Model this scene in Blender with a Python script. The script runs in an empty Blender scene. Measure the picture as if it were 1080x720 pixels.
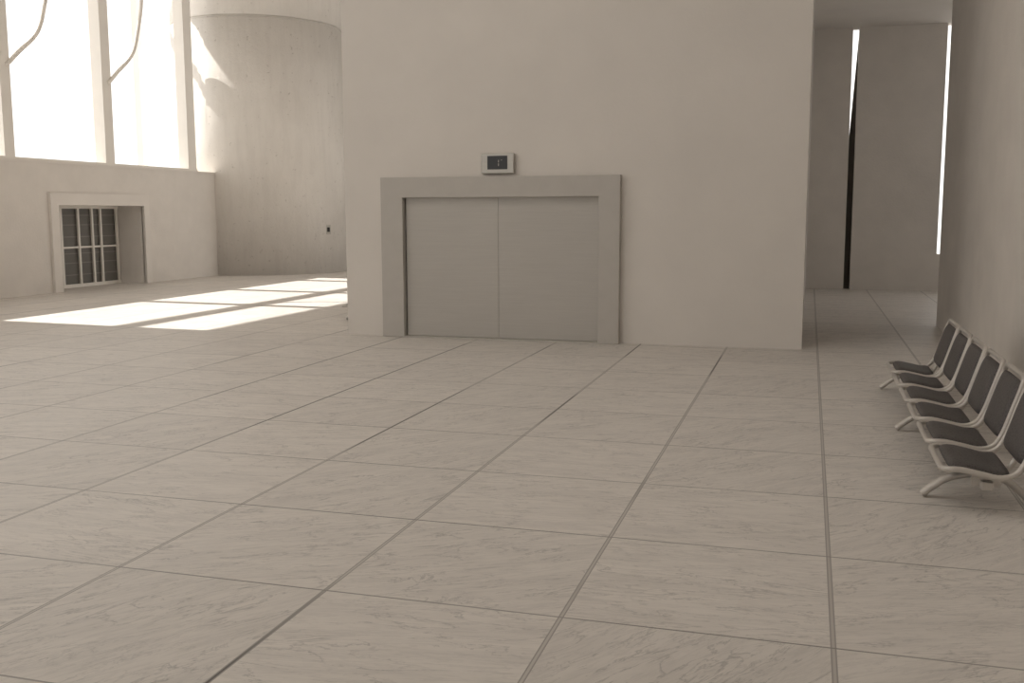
import bpy, bmesh, math
from mathutils import Vector, Matrix

scene = bpy.context.scene
# ------------------------------------------------------------------ helpers
def link(o, parent=None):
    scene.collection.objects.link(o)
    if parent: o.parent = parent
    return o

def empty(name, loc=(0,0,0)):
    e = bpy.data.objects.new(name, None); e.location = loc
    e.empty_display_size = 0.2
    return link(e)

def mesh_obj(name, verts, faces, mat, parent=None, smooth=False, loc=(0,0,0)):
    me = bpy.data.meshes.new(name); me.from_pydata(verts, [], faces); me.update()
    bm = bmesh.new(); bm.from_mesh(me)
    bmesh.ops.recalc_face_normals(bm, faces=bm.faces)
    bm.to_mesh(me); bm.free()
    if smooth:
        for p in me.polygons: p.use_smooth = True
    if mat: me.materials.append(mat)
    o = bpy.data.objects.new(name, me); o.location = loc
    return link(o, parent)

def boxes(name, lst, mat, parent=None, bevel=0.0, loc=(0,0,0)):
    V=[];F=[]
    for (x0,x1,y0,y1,z0,z1) in lst:
        b=len(V)
        V+=[(x0,y0,z0),(x1,y0,z0),(x1,y1,z0),(x0,y1,z0),(x0,y0,z1),(x1,y0,z1),(x1,y1,z1),(x0,y1,z1)]
        F+=[tuple(b+i for i in f) for f in [(0,3,2,1),(4,5,6,7),(0,1,5,4),(1,2,6,5),(2,3,7,6),(3,0,4,7)]]
    o=mesh_obj(name,V,F,mat,parent,loc=loc)
    if bevel>0:
        m=o.modifiers.new("bevel",'BEVEL'); m.width=bevel; m.segments=2; m.limit_method='ANGLE'
    return o

def prism(name, outline, axis, a0, a1, mat, parent=None, bevel=0.0):
    """extrude a 2D outline: axis 'Y' -> outline (x,z); axis 'X' -> outline (y,z)"""
    n=len(outline); V=[]
    for a in (a0,a1):
        for (p,q) in outline:
            V.append((p,a,q) if axis=='Y' else (a,p,q))
    F=[tuple(range(n)),tuple(range(2*n-1,n-1,-1))]+[(i,(i+1)%n,n+(i+1)%n,n+i) for i in range(n)]
    o=mesh_obj(name,V,F,mat,parent)
    if bevel>0:
        m=o.modifiers.new("bevel",'BEVEL'); m.width=bevel; m.segments=2; m.limit_method='ANGLE'
    return o

def spline(pts, n=8, closed=False):
    P=[Vector(p) for p in pts]; out=[]; N=len(P)
    segs = N if closed else N-1
    for i in range(segs):
        if closed: p0,p1,p2,p3=P[(i-1)%N],P[i],P[(i+1)%N],P[(i+2)%N]
        else: p0,p1,p2,p3=P[max(i-1,0)],P[i],P[i+1],P[min(i+2,N-1)]
        for k in range(n):
            t=k/n
            out.append(0.5*((2*p1)+(-p0+p2)*t+(2*p0-5*p1+4*p2-p3)*t*t+(-p0+3*p1-3*p2+p3)*t**3))
    if not closed: out.append(P[-1])
    return out

def tube(name, path, r, mat, parent=None, closed=False, seg=12, ry=None):
    N=len(path); V=[];F=[]
    up=None
    for i,p in enumerate(path):
        a=path[(i-1)%N] if (closed or i>0) else path[0]
        b=path[(i+1)%N] if (closed or i<N-1) else path[-1]
        t=(b-a).normalized()
        if up is None:
            ref=Vector((0,0,1)) if abs(t.z)<.9 else Vector((1,0,0))
            up=(ref-t*ref.dot(t)).normalized()
        else:
            up=(up-t*up.dot(t)).normalized()
        s=t.cross(up)
        for k in range(seg):
            an=2*math.pi*k/seg
            V.append(tuple(p+up*math.cos(an)*r+s*math.sin(an)*(ry or r)))
    M=N if closed else N-1
    for i in range(M):
        for k in range(seg):
            a=i*seg+k;b=i*seg+(k+1)%seg;c=((i+1)%N)*seg+(k+1)%seg;d=((i+1)%N)*seg+k
            F.append((a,b,c,d))
    if not closed:
        F.append(tuple(range(seg))); F.append(tuple((N-1)*seg+k for k in range(seg)))
    return mesh_obj(name,V,F,mat,parent,smooth=True)

# ------------------------------------------------------------------ materials
class NT:
    def __init__(s,name):
        s.m=bpy.data.materials.new(name); s.m.use_nodes=True
        s.t=s.m.node_tree; s.n=s.t.nodes; s.b=s.n["Principled BSDF"]
    def add(s,ty,**k):
        nd=s.n.new(ty)
        for a,v in k.items(): setattr(nd,a,v)
        return nd
    def L(s,a,b): s.t.links.new(a,b)
    def math(s,op,a,b=None,c=None):
        nd=s.add('ShaderNodeMath',operation=op)
        for i,v in enumerate((a,b,c)):
            if v is None: continue
            if isinstance(v,(int,float)): nd.inputs[i].default_value=v
            else: s.L(v,nd.inputs[i])
        return nd.outputs[0]
    def noise(s,vec,scale,detail=4,rough=.5,dist=0):
        nd=s.add('ShaderNodeTexNoise'); nd.inputs['Scale'].default_value=scale
        nd.inputs['Detail'].default_value=detail; nd.inputs['Roughness'].default_value=rough
        nd.inputs['Distortion'].default_value=dist
        if vec is not None: s.L(vec,nd.inputs['Vector'])
        return nd.outputs['Fac']
    def ramp(s,fac,stops):
        nd=s.add('ShaderNodeValToRGB'); e=nd.color_ramp.elements
        while len(e)<len(stops): e.new(.5)
        for i,(p,c) in enumerate(stops):
            e[i].position=p; e[i].color=(c[0],c[1],c[2],1) if isinstance(c,tuple) else (c,c,c,1)
        s.L(fac,nd.inputs[0]); return nd.outputs[0]
    def mix(s,fac,a,b,mode='MIX'):
        nd=s.add('ShaderNodeMix',data_type='RGBA',blend_type=mode)
        if isinstance(fac,(int,float)): nd.inputs[0].default_value=fac
        else: s.L(fac,nd.inputs[0])
        for i,v in ((6,a),(7,b)):
            if isinstance(v,tuple): nd.inputs[i].default_value=(v[0],v[1],v[2],1)
            else: s.L(v,nd.inputs[i])
        return nd.outputs[2]

def plaster(name,col,var=.06,bump=.15,rough=.85,scale=1.2):
    N=NT(name); g=N.add('ShaderNodeNewGeometry').outputs['Position']
    n1=N.noise(g,scale,5,.55); n2=N.noise(g,28,6,.6)
    lo=tuple(c*(1-var) for c in col); hi=tuple(min(1,c*(1+var)) for c in col)
    c=N.ramp(n1,[(.3,lo),(.7,hi)])
    N.L(c,N.b.inputs['Base Color']); N.b.inputs['Roughness'].default_value=rough
    if bump>0:
        bp=N.add('ShaderNodeBump'); bp.inputs['Strength'].default_value=bump; bp.inputs['Distance'].default_value=.02
        N.L(n2,bp.inputs['Height']); N.L(bp.outputs[0],N.b.inputs['Normal'])
    return N.m

def metal(name,col,rough=.4,metallic=.8,var=.05):
    N=NT(name); g=N.add('ShaderNodeNewGeometry').outputs['Position']
    mp=N.add('ShaderNodeMapping'); mp.inputs['Scale'].default_value=(3,3,90); N.L(g,mp.inputs[0])
    n=N.noise(mp.outputs[0],1.5,4,.6)
    c=N.ramp(n,[(.3,tuple(x*(1-var) for x in col)),(.7,tuple(min(1,x*(1+var)) for x in col))])
    N.L(c,N.b.inputs['Base Color']); N.b.inputs['Roughness'].default_value=rough
    N.b.inputs['Metallic'].default_value=metallic
    return N.m

m_wall=plaster("plaster_wall",(.785,.74,.69),.03,.10)
m_wall_dk=plaster("plaster_wall_rough",(.755,.71,.66),.04,.25,.9,2)
m_ceil=plaster("ceiling_plaster",(.76,.72,.675),.03,.05)
m_frame=plaster("elevator_frame_metal",(.55,.52,.48),.03,.03,.5,6)
m_winframe=plaster("window_frame_paint",(.86,.82,.76),.03,.03,.6)
m_blocker=plaster("sun_blocker_concrete",(.7,.67,.62),.05,.1)
m_bench=metal("bench_painted_steel",(.60,.565,.525),.35,.4)
m_dark=plaster("dark_bronze",(.2,.185,.165),.1,.02)
m_grey=plaster("grille_interior",(.20,.19,.175),.1,.02)
m_seam=plaster("door_track_metal",(.25,.24,.22),.1,.02,.5)
m_black=plaster("black_plastic",(.012,.012,.012),.1,.0,.3)
m_box=metal("indicator_metal",(.50,.48,.44),.4,.5)

N=NT("elevator_door_metal"); g=N.add('ShaderNodeNewGeometry').outputs['Position']
mp=N.add('ShaderNodeMapping'); mp.inputs['Scale'].default_value=(2,2,60); N.L(g,mp.inputs[0])
n=N.noise(mp.outputs[0],1.3,5,.6); n2=N.noise(g,1.1,4,.5)
c=N.ramp(n,[(.3,(.50,.475,.44)),(.7,(.55,.525,.485))])
c=N.mix(.25,c,N.ramp(n2,[(.3,(.48,.455,.42)),(.7,(.57,.54,.50))]))
N.L(c,N.b.inputs['Base Color']); N.b.inputs['Roughness'].default_value=.5; N.b.inputs['Metallic'].default_value=.2
bp=N.add('ShaderNodeBump'); bp.inputs['Strength'].default_value=.1; bp.inputs['Distance'].default_value=.01
N.L(n,bp.inputs['Height']); N.L(bp.outputs[0],N.b.inputs['Normal'])
m_door=N.m

N=NT("bench_pad_upholstery"); g=N.add('ShaderNodeTexCoord').outputs['Object']
v=N.add('ShaderNodeTexVoronoi'); v.inputs['Scale'].default_value=70; N.L(g,v.inputs['Vector'])
c=N.ramp(v.outputs['Distance'],[(.15,(.035,.031,.030)),(.45,(.09,.08,.078))])
N.L(c,N.b.inputs['Base Color']); N.b.inputs['Roughness'].default_value=.5
m_pad=N.m

N=NT("column_concrete"); g=N.add('ShaderNodeNewGeometry').outputs['Position']
n1=N.noise(g,.9,6,.6); n2=N.noise(g,9,8,.7)
mp=N.add('ShaderNodeMapping'); mp.inputs['Scale'].default_value=(4,4,.6); N.L(g,mp.inputs[0])
n3=N.noise(mp.outputs[0],1.4,6,.65)
c=N.ramp(n1,[(.3,(.70,.66,.61)),(.7,(.78,.74,.69))])
c=N.mix(.2,c,N.ramp(n3,[(.35,(.62,.58,.53)),(.55,(.80,.76,.70))]))
c=N.mix(.55,c,N.ramp(n2,[(.32,(.5,.47,.43)),(.39,(1,1,1))]),'MULTIPLY')
N.L(c,N.b.inputs['Base Color']); N.b.inputs['Roughness'].default_value=.9
bp=N.add('ShaderNodeBump'); bp.inputs['Strength'].default_value=.3; bp.inputs['Distance'].default_value=.03
N.L(n2,bp.inputs['Height']); N.L(bp.outputs[0],N.b.inputs['Normal'])
m_conc=N.m

# marble tile floor, 1 m tiles
GX,GY=.133,3.597-4
N=NT("marble_tiles"); g=N.add('ShaderNodeNewGeometry').outputs['Position']
sh=N.add('ShaderNodeVectorMath',operation='SUBTRACT'); N.L(g,sh.inputs[0]); sh.inputs[1].default_value=(GX-20,GY-20,-5.5)
fl=N.add('ShaderNodeVectorMath',operation='FLOOR'); N.L(sh.outputs[0],fl.inputs[0])
fr=N.add('ShaderNodeVectorMath',operation='FRACTION'); N.L(sh.outputs[0],fr.inputs[0])
wn=N.add('ShaderNodeTexWhiteNoise',noise_dimensions='3D'); N.L(fl.outputs[0],wn.inputs['Vector'])
rnd=wn.outputs['Value']
cen=N.add('ShaderNodeVectorMath',operation='SUBTRACT'); N.L(fr.outputs[0],cen.inputs[0]); cen.inputs[1].default_value=(.5,.5,0)
rot=N.add('ShaderNodeVectorRotate',rotation_type='Z_AXIS'); N.L(cen.outputs[0],rot.inputs['Vector'])
ang=N.math('MULTIPLY_ADD',rnd,1.1,-1.0); N.L(ang,rot.inputs['Angle'])
off=N.add('ShaderNodeVectorMath',operation='MULTIPLY_ADD'); N.L(wn.outputs['Color'],off.inputs[0]); off.inputs[1].default_value=(40,40,40); N.L(rot.outputs[0],off.inputs[2])
def veins(sx,sy,scale,width,dist,detail=6,rough=.6):
    mp=N.add('ShaderNodeMapping'); mp.inputs['Scale'].default_value=(sx,sy,1); N.L(off.outputs[0],mp.inputs[0])
    nz=N.noise(mp.outputs[0],scale,detail,rough,dist)
    a=N.math('ABSOLUTE',N.math('SUBTRACT',nz,.5))
    mr=N.add('ShaderNodeMapRange'); mr.inputs['From Min'].default_value=0; mr.inputs['From Max'].default_value=width
    mr.inputs['To Min'].default_value=1; mr.inputs['To Max'].default_value=0; N.L(a,mr.inputs['Value'])
    return mr.outputs[0], mp.outputs[0]
v1,mv=veins(1,3.6,1.9,.014,.7,7,.6)
v3,_=veins(1,4.6,3.2,.022,.5,8,.62)
v2,_=veins(1.0,8,2.6,.045,.3,8,.65)
mask=N.noise(off.outputs[0],2.2,3,.5)
mk=N.ramp(mask,[(.36,0.0),(.52,1.0)])
mk2=N.ramp(N.noise(off.outputs[0],2.6,3,.5),[(.40,0.0),(.58,1.0)])
cloud=N.noise(mv,2.2,7,.65,.3)
base=N.ramp(cloud,[(.3,(.68,.64,.595)),(.58,(.77,.725,.675))])
vt=N.math('ADD',N.math('MULTIPLY',N.math('MULTIPLY',v1,mk),.6),N.math('MULTIPLY',v2,.18))
vt=N.math('MINIMUM',N.math('ADD',vt,N.math('MULTIPLY',N.math('MULTIPLY',v3,mk2),.40)),1.0)
col=N.mix(vt,base,(.385,.365,.345))
tv=N.math('MULTIPLY_ADD',wn.outputs['Value'],.06,.95)
cv=N.add('ShaderNodeCombineColor')
for i in range(3): N.L(tv,cv.inputs[i])
col=N.mix(1.0,col,cv.outputs[0],'MULTIPLY')
sp=N.add('ShaderNodeSeparateXYZ'); N.L(fr.outputs[0],sp.inputs[0])
def edge(o): return N.math('MINIMUM',o,N.math('SUBTRACT',1.0,o))
ex,ey=edge(sp.outputs[0]),edge(sp.outputs[1])
jx=N.math('LESS_THAN',ex,.0105); jxc=N.math('LESS_THAN',ex,.005); jy=N.math('LESS_THAN',ey,.005)
run=N.ramp(N.noise(g,.55,2,.5),[(.45,(.36,.335,.31)),(.6,(.20,.185,.17))])
# open dark joints only on the runs left of the wide seam
run2=N.ramp(N.noise(g,.35,2,.5),[(.50,(.56,.525,.485)),(.56,(.12,.11,.10))])
sx=N.add('ShaderNodeSeparateXYZ'); N.L(g,sx.inputs[0])
lf=N.math('LESS_THAN',sx.outputs[0],-.3)
run2=N.mix(lf,(.52,.485,.45),run2)
col=N.mix(jx,col,(.36,.335,.31)); col=N.mix(jxc,col,run2); col=N.mix(jy,col,run)
N.L(col,N.b.inputs['Base Color'])
rg=N.ramp(cloud,[(.3,.45),(.7,.55)]); N.L(rg,N.b.inputs['Roughness'])
N.b.inputs['Specular IOR Level'].default_value=.35
bp=N.add('ShaderNodeBump'); bp.inputs['Strength'].default_value=.3; bp.inputs['Distance'].default_value=.004
N.L(N.math('SUBTRACT',1.0,N.math('MAXIMUM',jx,jy)),bp.inputs['Height']); N.L(bp.outputs[0],N.b.inputs['Normal'])
m_floor=N.m

# ------------------------------------------------------------------ room shell
XL=-14.2; XR=1.71; YB=11.73; YC=21.2; H=8.0; Y0=-7.0; XC2=7.0; YF=29.0
boxes("floor",[(-17.5,XC2+.3,Y0-.3,YF+.3,-.25,0)],m_floor)
boxes("ceiling",[(XL-.4,XC2+.3,Y0-.3,YF+.3,H,H+.3)],m_ceil)
boxes("ceiling_corridor",[(-.04,XC2,14.76,YC,5.1,5.3)],m_ceil)

TW=.75
WB=[(1.8,7.4),(12.0,22.35)]; ZS=2.52; ZT=7.4
NY0,NY1,NZ=16.55,19.2,1.71
L=[(XL-TW,XL,Y0,NY0,0,ZS),(XL-TW,XL,NY1,22.35,0,ZS),(XL-TW,XL,NY0,NY1,NZ,ZS),
   (XL-.5,XL,Y0,WB[0][0],ZS,H),(XL-.5,XL,WB[0][1],WB[1][0],ZS,H),
   (XL-.5,XL,WB[0][0],WB[0][1],ZT,H),(XL-.5,XL,WB[1][0],WB[1][1],ZT,H),
   (XL-.5,XL,25,YF,0,H)]
boxes("wall_left",L,m_wall_dk)
boxes("trim_sill",[(XL-.35,XL+.02,Y0,22.2,ZS,ZS+.03)],m_wall)
def window(name,y0,y1,mull):
    e=empty(name,(0,0,0)); L=[]
    x0,x1=XL-.28,XL-.02
    L+=[(x0,x1,y0,y1,ZS+.03,ZS+.08),(x0,x1,y0,y1,ZT-.1,ZT)]
    for (a,b) in mull: L.append((x0,x1,a,b,ZS+.08,ZT-.1))
    boxes("frame",L,m_winframe,e)
    return e
w1=window("window_1",12.0,21.42,[(12.0,12.1),(15.33,15.58),(18.12,18.40),(21.06,21.38)])
w2=window("window_2",1.8,7.4,[(1.8,2.0),(4.8,5.0),(7.2,7.4)])
for i,ym in enumerate((15.5,18.3)):
    P=spline([(XL-.02,ym,4.25),(XL+.02,ym+.25,4.5),(XL+.05,ym+.75,4.95),(XL+.06,ym+.98,5.5),(XL+.06,ym+1.15,6.2),(XL+.02,ym+1.25,7.3)],8)
    tube("brace_pipe_%d"%(i+1),P,.04,m_winframe,w1)
e=empty("barred_window_niche")
prism("surround",[(16.33,0),(16.33,1.95),(19.38,1.95),(19.38,0),(NY1,0),(NY1,NZ),(NY0,NZ),(NY0,0)],'X',XL-.02,XL+.06,m_wall,e)
XN=XL-.66
bars=[(XN,XN+.04,16.56,NY1-.01,NZ-.06,NZ),(XN,XN+.04,16.56,NY1-.01,0,.07),(XN,XN+.03,16.56,NY1-.01,.82,.86)]
for y,w in ((16.6,.03),(17.0,.03),(17.38,.06),(17.9,.05),(18.33,.05),(18.60,.05),(19.13,.06)):
    bars.append((XN+.001,XN+.042,y-w/2,y+w/2,0,NZ))
boxes("bars",bars,m_winframe,e)
boxes("backing",[(XN-.07,XN-.03,16.56,NY1-.01,0,NZ)],m_grey,e)
shv=[(XN-.03,XN-.005,16.6,NY1-.02,z,z+.02) for z in (.25,.5,.7,1.05,1.3,1.5)]
boxes("louvres",shv,plaster("louvre_grey",(.28,.265,.245)),e)

def cyl(name,cx,cy,r,z0,z1,mat,seg=128,parent=None):
    V=[];F=[]
    for z in (z0,z1):
        for k in range(seg):
            a=2*math.pi*k/seg; V.append((cx+r*math.cos(a),cy+r*math.sin(a),z))
    for k in range(seg):
        F.append((k,(k+1)%seg,seg+(k+1)%seg,seg+k))
    F.append(tuple(range(seg))); F.append(tuple(range(seg,2*seg)))
    o=mesh_obj(name,V,F,mat,parent)
    for p in o.data.polygons: p.use_smooth=len(p.vertices)==4
    return o
CX,CY,CR=-14.15,24.3,2.2
ec=empty("concrete_column")
cyl("shaft",CX,CY,CR,0,6.28,m_conc,parent=ec)
cyl("joint",CX,CY,CR-.04,6.28,6.34,m_conc,parent=ec)
cyl("shaft_upper",CX,CY,CR,6.34,H,m_conc,parent=ec)
a=math.radians(-12.5); ox,oy=CX+CR*math.cos(a),CY+CR*math.sin(a)
eo=empty("wall_socket",(ox,oy,1.12)); eo.rotation_euler=(0,0,a-.6)
boxes("plate",[(-.04,.04,-.06,.06,-.12,.12)],m_box,eo,.005)
boxes("socket",[(.04,.045,-.035,.035,-.06,.06)],m_black,eo)

# centre block with elevator
prism("wall_center",[(-5.66,0),(-5.66,H),(-.04,H),(-.04,0),(-2.37,0),(-2.37,1.73),(-4.84,1.73),(-4.84,0)],'Y',YB,YC,m_wall)
ee=empty("elevator")
prism("frame",[(-5.13,0),(-5.13,1.98),(-2.12,1.98),(-2.12,0),(-2.37,0),(-2.37,1.73),(-4.84,1.73),(-4.84,0)],'Y',YB-.10,YB+.2,m_frame,ee,.006)
boxes("door_panel_left",[(-4.825,-3.622,YB-.02,YB+.06,.015,1.73)],m_door,ee,.002)
boxes("door_panel_right",[(-3.619,-2.37,YB-.02,YB+.06,.015,1.73)],m_door,ee,.002)
boxes("door_track",[(-4.84,-2.37,YB+.06,YB+.2,0.012,1.73)],m_seam,ee)
boxes("threshold",[(-4.84,-2.37,YB-.1,YB+.2,0,.012)],m_frame,ee)
ei=empty("floor_indicator")
boxes("housing",[(-3.82,-3.41,YB-.07,YB,2.01,2.25)],m_box,ei,.01)
boxes("screen",[(-3.74,-3.49,YB-.075,YB-.06,2.06,2.22)],m_black,ei)
mg=plaster("digit_grey",(.4,.38,.35))
boxes("digits",[(-3.605,-3.595,YB-.078,YB-.074,2.10,2.13),(-3.605,-3.595,YB-.078,YB-.074,2.14,2.17),(-3.57,-3.555,YB-.078,YB-.074,2.165,2.172)],mg,ei)

# corridor / back walls
boxes("wall_back",[(-.04,.69,YC,YC+.3,0,H),(.81,2.40,YC,YC+.3,0,H),(2.40,3.6,YC,YC+.3,0,.72),(2.40,3.6,YC,YC+.3,5.1,H),(.69,.81,YC,YC+.3,5.1,H),(3.6,XC2,YC,YC+.3,0,H)],m_wall_dk)
prism("steel_post",[(.62,0),(.92,0),(.92,5.3),(.83,5.3),(.66,2.3)],'Y',YC+.31,YC+.4,m_dark)
boxes("wall_back_hall",[(XL,-5.66,YF,YF+.3,0,H)],m_wall)
boxes("wall_right",[(XR,XR+.3,Y0,14.76,0,H)],m_wall_dk)
boxes("wall_header",[(-.04,XC2,14.76,14.96,5.3,H)],m_wall)
boxes("wall_corridor_right",[(XC2,XC2+.3,14.46,YC+.3,0,1.2),(XC2,XC2+.3,14.46,YC+.3,4.2,H),(XC2,XC2+.3,14.46,16.5,1.2,4.2),(XC2,XC2+.3,20,YC+.3,1.2,4.2),(XR+.3,XC2,14.46,14.76,0,H)],m_wall)
boxes("window_3",[(XC2+.1,XC2+.18,16.5,20,1.2,1.28),(XC2+.1,XC2+.18,16.5,20,4.12,4.2),(XC2+.1,XC2+.18,18.25,18.35,1.28,4.12)],m_winframe)  # unseen window with its wall opening, added to brighten the corridor
boxes("wall_rear",[(XL,XR,Y0-.3,Y0,0,.6),(XL,XR,Y0-.3,Y0,7,H),(XL,XL+1,Y0-.3,Y0,.6,7),(-5.5,XR,Y0-.3,Y0,.6,7),(-9,-8.7,Y0-.3,Y0,.6,7)],m_wall)
boxes("unseen_sun_blocker",[(XL-5.1,XL-4.9,-2,26,8.85,9.06),(XL-5.1,XL-4.9,-2,26,10.2,15),(XL-5.1,XL-4.9,-2.2,-2,0,15),(XL-5.1,XL-4.9,26,26.2,0,15)],m_blocker)  # added out of view: beam and panels that block sun and shape the floor patches
N=NT("fill_panel_emission"); N.b.inputs['Base Color'].default_value=(.9,.87,.8,1)
N.b.inputs['Emission Color'].default_value=(1,.96,.905,1); N.b.inputs['Emission Strength'].default_value=1.4
boxes("added_fill_panel",[(-9.5,-6.5,2,8,H-.04,H),(-4.5,-1.5,2,8,H-.04,H)],N.m)  # invented glowing panels above the view, added as fill for the hall

# ------------------------------------------------------------------ benches
PROF=[(.70,.225),(.78,.232),(.88,.215),(.97,.20),(1.045,.225),(1.09,.30),(1.135,.44),(1.19,.62)]
def bench(name, loc, n=6, pitch=.66, rotz=0):
    e=empty(name,loc); e.rotation_euler=(0,0,rotz)
    ox=.9
    pr=spline([(x-ox,0,z) for x,z in PROF],6)
    S=[0]
    for i in range(1,len(pr)): S.append(S[-1]+(pr[i]-pr[i-1]).length)
    def at(s):
        s=max(0,min(S[-1],s))
        for i in range(1,len(S)):
            if S[i]>=s:
                t=(s-S[i-1])/(S[i]-S[i-1]); p=pr[i-1].lerp(pr[i],t); d=(pr[i]-pr[i-1]).normalized()
                return p,d
    hw=.285
    for k in range(n):
        yc=k*pitch
        loop=[]; cr=.06
        def add(s,y):
            p,_=at(s); loop.append(Vector((p.x,yc+y,p.z)))
        m=26
        for i in range(m+1): add(cr+(S[-1]-2*cr)*i/m,-hw)
        for i in range(1,6):
            a=math.pi/2*i/6; add(S[-1]-cr+cr*math.sin(a),-hw+cr*(1-math.cos(a)))
        for i in range(9): add(S[-1],-hw+cr+(2*hw-2*cr)*i/8)
        for i in range(1,6):
            a=math.pi/2*i/6; add(S[-1]-cr+cr*math.cos(a),hw-cr*(1-math.sin(a)))
        for i in range(m+1): add(S[-1]-cr-(S[-1]-2*cr)*i/m,hw)
        for i in range(1,6):
            a=math.pi/2*i/6; add(cr-cr*math.sin(a),hw-cr*(1-math.cos(a)))
        for i in range(9): add(0,hw-cr-(2*hw-2*cr)*i/8)
        for i in range(1,6):
            a=math.pi/2*i/6; add(cr-cr*math.cos(a),-hw+cr*(1-math.sin(a)))
        tube("seat_rim_%d"%(k+1),loop,.016,m_bench,e,closed=True,seg=10)
        for nm,s0,s1 in (("seat_pad",.035,.335),("back_pad",.40,S[-1]-.03)):
            V=[];F=[];nu,nv=14,14
            for side in (1,-1):
                for i in range(nu+1):
                    for j in range(nv+1):
                        u=2*i/nu-1; v=2*j/nv-1
                        u2=u*(1-.06*abs(v)**6); v2=v*(1-.06*abs(u)**6)
                        s=(s0+s1)/2+(s1-s0)/2*u2
                        p,d=at(s); nrm=Vector((-d.z,0,d.x))
                        th=.022*((1-abs(u)**5)*(1-abs(v)**5))**.5+.004
                        q=p+nrm*(th*side+.002)
                        V.append((q.x,yc+v2*(hw-.022),q.z))
            M=(nu+1)*(nv+1)
            for sd in (0,1):
                for i in range(nu):
                    for j in range(nv):
                        a=sd*M+i*(nv+1)+j
                        F.append((a,a+1,a+nv+2,a+nv+1) if sd==0 else (a,a+nv+1,a+nv+2,a+1))
            def rim(i,j): return i*(nv+1)+j
            ed=[(rim(0,j),rim(0,j+1)) for j in range(nv)]+[(rim(nu,j),rim(nu,j+1)) for j in range(nv)]+[(rim(i,0),rim(i+1,0)) for i in range(nu)]+[(rim(i,nv),rim(i+1,nv)) for i in range(nu)]
            for a,b in ed: F.append((a,b,b+M,a+M))
            mesh_obj("%s_%d"%(nm,k+1),V,F,m_pad,e,smooth=True)
        boxes("bracket_%d"%(k+1),[(-.04,.10,yc-.16,yc-.12,.12,.2),(-.04,.10,yc+.12,yc+.16,.12,.2)],m_bench,e)
    Lg=(n-1)*pitch
    boxes("beam",[(0,.06,-.2,Lg+.25,.11,.155)],m_bench,e,.006)
    for i in range(3):
        yy=.01+i*(Lg+.16)/2
        P=spline([(-.26,yy,.016),(-.21,yy,.06),(-.12,yy,.12),(.03,yy,.15),(.15,yy,.12),(.23,yy,.06),(.27,yy,.016)],6)
        tube("leg_%d"%(i+1),P,.021,m_bench,e,seg=10,ry=.030)
        P=spline([(.02,yy,.13),(.14,yy,.16),(.2,yy,.26),(.225,yy,.38)],6)
        tube("support_%d"%(i+1),P,.014,m_bench,e,seg=10)
    return e
bench("waiting_bench",(.9,5.75,0))
bench("waiting_bench",(-6.18,13.3,0),4)

# ------------------------------------------------------------------ light
w=bpy.data.worlds.new("sky"); scene.world=w; w.use_nodes=True
bg=w.node_tree.nodes["Background"]; bg.inputs[0].default_value=(1,.975,.94,1); bg.inputs[1].default_value=1.65
sun=bpy.data.lights.new("sun",'SUN'); sun.energy=7.5; sun.angle=math.radians(.5); sun.color=(1,.96,.90)
so=bpy.data.objects.new("sun",sun); link(so)
d=Vector((1,-.08,-.877)).normalized()
so.rotation_euler=d.to_track_quat('-Z','Y').to_euler(); so.location=(-25,15,15)

# ------------------------------------------------------------------ camera
cd=bpy.data.cameras.new("camera"); cam=bpy.data.objects.new("camera",cd); link(cam)
cd.sensor_width=36; cd.lens=1058.4/1080*36; cd.clip_start=.05; cd.clip_end=200
r=Vector((0.95926429,0.2825014,-0.00223319)); u=Vector((-0.03380062,0.12261455,0.99187862)); F=Vector((-0.28048092,0.95139825,-0.12716848))
M=Matrix(((r.x,u.x,-F.x,0),(r.y,u.y,-F.y,0),(r.z,u.z,-F.z,1.5434),(0,0,0,1)))
cam.matrix_world=M
scene.camera=cam
scene.view_settings.view_transform='Standard'
scene.view_settings.look='None'
scene.view_settings.exposure=-.08
